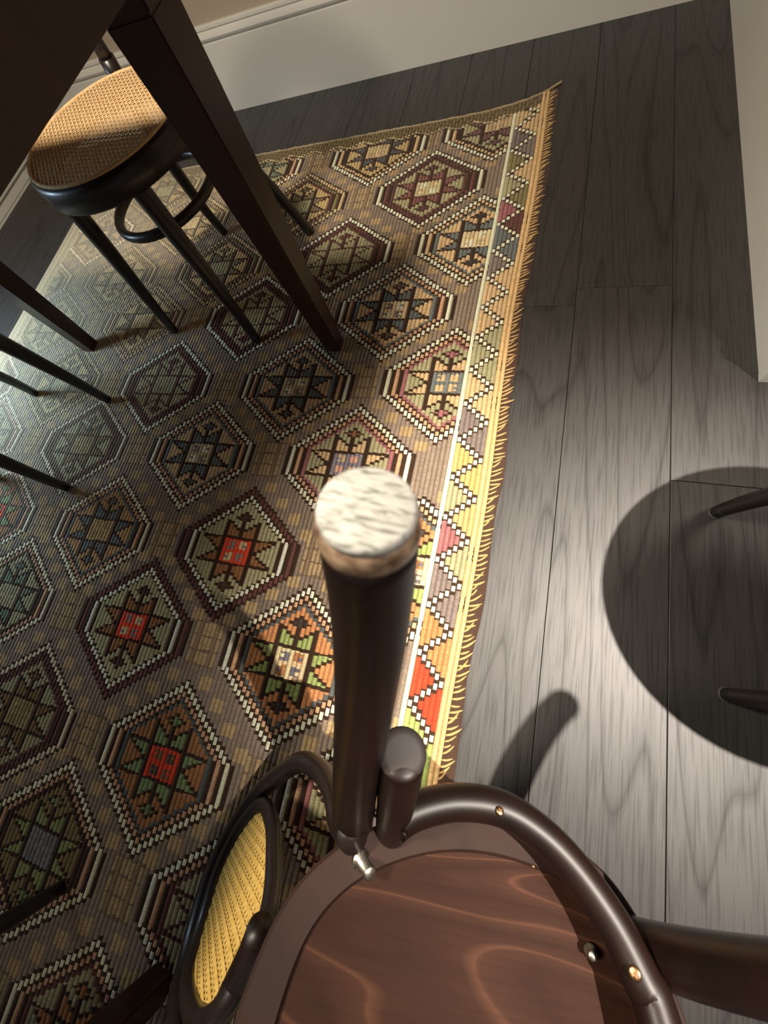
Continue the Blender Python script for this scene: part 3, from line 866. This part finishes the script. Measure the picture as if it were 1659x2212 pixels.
# legs
tipc = 0.1005 * np.array([(793 - 829.5) / FPX, (1098 - 1106) / FPX, 1.0])
Pb = Bc + bc * 0.002
tt = np.array([0.0, -0.55, -0.835])
d1 = np.array([.058, -.751, -.658])
P1 = Pb + 0.15 * np.array([.06, -.86, -.50]); P2 = tipc - 0.15 * tt
leg_pts = bezier(K(Pb - nc * 0.02), K(P1), K(P2), K(tipc - tt * 0.006), 30)
bm = bmesh.new(); tube(bm, leg_pts, [0.0235, 0.0235, 0.0228, 0.0208, 0.0172], 28)
leg1 = obj('leg', bm, M_brown, upc)
ttw = Vector(R3 @ tt)
padc = K(tipc)
bm = bmesh.new()
sk = [padc - ttw * 0.0135, padc - ttw * 0.0120, padc - ttw * 0.0040, padc - ttw * 0.0026]
tube(bm, sk, [0.0168, 0.0177, 0.0170, 0.0152], 40); 
skirt = obj('pad_skirt', bm, M_skirt, leg1)
bm = bmesh.new()
fp = [padc - ttw * 0.0030, padc - ttw * 0.0004, padc + ttw * 0.0012, padc + ttw * 0.0020]
tube(bm, fp, [0.0156, 0.0157, 0.0153, 0.0142], 48)
pad = obj('felt_pad', bm, M_felt, leg1); pad['label'] = 'round white felt pad'

d2 = np.array([.25, -.55, -.72]); d2 /= np.linalg.norm(d2)
ub, vb = ray_plane((1400, 2046), 0.02)
def other_leg(u, v, d, L=0.42):
    b0 = Bc + ac * u + bc * v
    mid_ = b0 + nc * 0.16 + (d - nc) * 0.05
    bm = bmesh.new()
    tube(bm, bezier(K(b0 - nc * 0.02), K(b0 + d * 0.12), K(b0 + d * 0.28), K(b0 + d * L), 24), [0.0235, 0.0232, 0.0205, 0.0170, 0.0146], 24)
    lg = obj('leg', bm, M_brown, upc)
    e_ = K(b0 + d * L); dw = Vector(R3 @ d)
    bm = bmesh.new(); tube(bm, [e_ - dw * 0.001, e_ + dw * 0.004], [0.0156, 0.0150], 24); obj('felt_pad', bm, M_felt, lg)
    return lg
T2 = R3.T @ ((np.array([0.53, 0.0, 0.80]) - np.array([0, 0, 1.0])) * H) / KS
b0 = Bc + ac * ub + bc * vb
bm = bmesh.new()
pp2 = bezier(K(b0 - nc * 0.02), K(b0 + d2 * 0.15), K(T2 - np.array([0.38, -0.45, -0.62]) * 0.16), K(T2), 26)
tube(bm, pp2, [0.0235, 0.0232, 0.0225, 0.0200, 0.0170], 24)
leg2 = obj('leg', bm, M_brown, upc)
dw = (pp2[-1] - pp2[-2]).normalized()
bm = bmesh.new(); tube(bm, [pp2[-1] - dw * 0.001, pp2[-1] + dw * 0.004], [0.0176, 0.0168], 24); obj('felt_pad', bm, M_felt, leg2)
d3 = np.array([-.02, -.62, -.78]); d3 /= np.linalg.norm(d3)
other_leg(-.290, .030, np.array(nc) * 0.985 - ac * 0.10 + bc * 0.12)
other_leg(-.318, -.232, np.array(nc) * 0.97 - ac * 0.16 - bc * 0.16)

# stretcher hoop: open at the rear, its near end turned up beside the raised leg
hp = [ray_plane(p, 0.038) for p in ((846, 1782), (900, 1750), (985, 1732), (1080, 1745), (1160, 1793), (1235, 1868), (1318, 1985), (1383, 2112), (1425, 2212))]
hpts = [SP(u, v, 0.038) for u, v in hp] + [SP(-.19, -.258, 0.038), SP(-.26, -.225, 0.038), SP(-.30, -.16, 0.038), SP(-.305, -.08, 0.038), SP(-.275, -.02, 0.038)]
bm = bmesh.new(); tube(bm, catmull(hpts, 6), 0.0178, 20, cap=0.6); hoop = obj('stretcher_hoop', bm, M_brown, upc)
# upright peg at the hoop's near end
pb = ray_plane((848, 1790), 0.0)
b0 = Bc + ac * pb[0] + bc * pb[1]
ptop = 0.292 * np.array([(869 - 829.5) / FPX, (1628 - 1106) / FPX, 1.0])
bm = bmesh.new()
tube(bm, bezier(K(b0 - nc * 0.006), K(b0 * 0.66 + ptop * 0.34), K(b0 * 0.33 + ptop * 0.67), K(ptop), 14), [0.0190, 0.0195, 0.0205, 0.0208], 24, cap=0.35)
peg = obj('brace_peg', bm, M_brown, upc)
dpeg = (Vector(K(ptop)) - Vector(K(b0))).normalized(); pt = Vector(K(ptop))
capn = Vector(R3 @ np.array([0.05, -0.45, -0.89]))
bm = bmesh.new(); tube(bm, [pt - capn * 0.006, pt + capn * 0.0012, pt + capn * 0.0032, pt + capn * 0.0042], [0.0212, 0.0214, 0.0198, 0.014], 28)
obj('peg_cap', bm, M_cap, peg)
# second brace end beyond the rear rim
cpos = pxd((561, 2014), 0.418)
bm = bmesh.new()
tube(bm, [pxd((563, 2006), 0.412), pxd((545, 2052), 0.425), pxd((500, 2145), 0.44), pxd((455, 2240), 0.455), pxd((400, 2360), 0.47)], 0.0150, 20)
rod = obj('brace_rod', bm, M_brown, upc)
bm = bmesh.new(); cn = Vector(R3 @ np.array([0.06, -0.62, -0.78]))
tube(bm, [cpos - cn * 0.012, cpos + cn * 0.0, cpos + cn * 0.003, cpos + cn * 0.0045], [0.0158, 0.0160, 0.0150, 0.011], 24)
obj('rod_cap', bm, M_cap, rod)

# screws, bolts
def disc_screw(px, h, r, mt, parent, depthscale=1.0, nrm=None):
    u, v = ray_plane(px, h); c = Vector(SP(u, v, h)); n_ = Vector(R3 @ (nc if nrm is None else np.array(nrm))).normalized()
    bm = bmesh.new(); tube(bm, [c - n_ * 0.004, c + n_ * 0.0004, c + n_ * 0.0012], [r, r, r * 0.72], 16)
    # slot
    t_ = n_.orthogonal().normalized(); s_ = n_.cross(t_)
    for p in (t_, s_):
        q = t_ if p is s_ else s_
        vs_ = [bm.verts.new(c + n_ * 0.0015 + p * a_ * r * 0.55 + q * b_ * r * 0.12) for a_, b_ in ((-1, -1), (1, -1), (1, 1), (-1, 1))]
        bm.faces.new(vs_)
    return obj('screw', bm, mt, parent)
disc_screw((1080, 1752), 0.0545, 0.0042, M_brass, hoop)
disc_screw((1371, 2103), 0.052, 0.0052, M_brass, hoop, nrm=(-.45, -.55, -.7))
disc_screw((1152, 1870), -0.003, 0.0022, M_brass, seat)
def bolt(px0, px1, h0, h1, r, parent):
    a_ = Vector(SP(*ray_plane(px0, h0), h0)); b_ = Vector(SP(*ray_plane(px1, h1), h1))
    d_ = (b_ - a_).normalized()
    bm = bmesh.new(); tube(bm, [a_, a_ + d_ * 0.0022, a_ + d_ * 0.0024, b_ - d_ * 0.001, b_], [r * 1.55, r * 1.55, r, r, r * 0.8], 20)
    return obj('bolt', bm, M_steel, parent)
bolt((780, 1858), (801, 1889), -0.001, 0.018, 0.0066, upc)
bolt((1275, 2055), (1280, 2066), -0.001, 0.010, 0.0040, upc)
bolt((810, 1757), (813, 1747), 0.001, 0.008, 0.0030, upc)

# the back: bent hoop with a cane panel, hanging below the seat
def back_pt(px, e_target):
    """point on the pixel's ray whose distance below the seat plane (along -n) is e_target"""
    r = np.array([px[0] - 829.5, px[1] - 1106.0, FPX])
    return np.dot(Bc - nc * e_target, nc) / np.dot(r, nc) * r
bp = [((762, 1805), -0.02), ((736, 1770), 0.04), ((722, 1712), 0.10), ((692, 1664), 0.16), ((652, 1646), 0.205), ((610, 1668), 0.265), ((558, 1716), 0.33), ((502, 1796), 0.385),
      ((458, 1890), 0.405), ((425, 1995), 0.40), ((402, 2090), 0.375), ((384, 2170), 0.33), ((372, 2250), 0.27)]
bpts = [Vector(K(back_pt(p, e))) for p, e in bp] + [Vector(K(Bc + ac * -.335 + bc * .135 - nc * .17)), Vector(K(Bc + ac * -.32 + bc * .075 - nc * .07)), Vector(K(Bc + ac * -.292 + bc * .034 + nc * .0))]
bm = bmesh.new(); tube(bm, catmull(bpts, 6), 0.0165, 18); back = obj('back_hoop', bm, M_black, upc)
ip = [((566, 1738), 0.300), ((588, 1778), 0.245), ((592, 1850), 0.200), ((588, 1930), 0.170), ((572, 2000), 0.150), ((535, 2080), 0.140), ((478, 2180), 0.150), ((430, 2205), 0.20),
      ((408, 2150), 0.275), ((412, 2090), 0.330), ((440, 1990), 0.365), ((475, 1880), 0.370), ((520, 1790), 0.345)]
ipts = [Vector(K(back_pt(p, e))) for p, e in ip]
ring = catmull(ipts, 6, closed=True)
bm = bmesh.new(); tube(bm, ring, 0.0125, 16, closed=True); iback = obj('inner_frame', bm, M_black, upc)
# cane panel: strips between opposite points of the inner frame
cen = sum(ring, Vector()) / len(ring)
bm = bmesh.new(); n = len(ring)
Pm = np.array([[p.x, p.y, p.z] for p in ring]); Cm = Pm.mean(0)
U_, S__, Vt = np.linalg.svd(Pm - Cm)
ax, ay, an = Vt[0], Vt[1], Vt[2]
poly2 = np.stack([(Pm - Cm) @ ax, (Pm - Cm) @ ay], 1)
def zoff(x, y):                                # the frame is slightly wound: follow it
    d = (poly2[:, 0] - x) ** 2 + (poly2[:, 1] - y) ** 2 + 1e-5
    w_ = 1 / d ** 1.5
    return float((w_ * ((Pm - Cm) @ an)).sum() / w_.sum())
def clip_line(ang, off):
    d = np.array([math.cos(ang), math.sin(ang)]); e = np.array([-d[1], d[0]])
    ts = []
    for k in range(n):
        p, q = poly2[k], poly2[(k + 1) % n]
        a_, b_ = p @ e - off, q @ e - off
        if a_ * b_ < 0:
            s_ = a_ / (a_ - b_); ts.append((p + (q - p) * s_) @ d)
    ts.sort()
    return d, e, ts
for ang, wd, lift, pitch in ((0, 0.0058, 0.0, 0.0125), (math.pi / 2, 0.0058, 0.0006, 0.0125), (math.pi / 4, 0.003, 0.0011, 0.0088), (-math.pi / 4, 0.003, 0.0016, 0.0088)):
    for k in range(-30, 31):
        d, e, ts = clip_line(ang, k * pitch)
        for t0, t1 in zip(ts[0::2], ts[1::2]):
            m_ = 7; prev = None
            for q in range(m_ + 1):
                t = t0 + (t1 - t0) * q / m_
                cur = []
                for sgn in (-1, 1):
                    xy = d * t + e * (k * pitch + sgn * wd / 2)
                    w3 = Cm + ax * xy[0] + ay * xy[1] + an * (zoff(*xy) + lift)
                    cur.append(bm.verts.new(w3))
                if prev: bm.faces.new((prev[0], cur[0], cur[1], prev[1]))
                prev = cur
o = obj('cane_panel', bm, M_cane_y, upc, smooth=False); o['kind'] = 'stuff'; o['label'] = 'yellow woven cane panel'
bpy.context.view_layer.update()
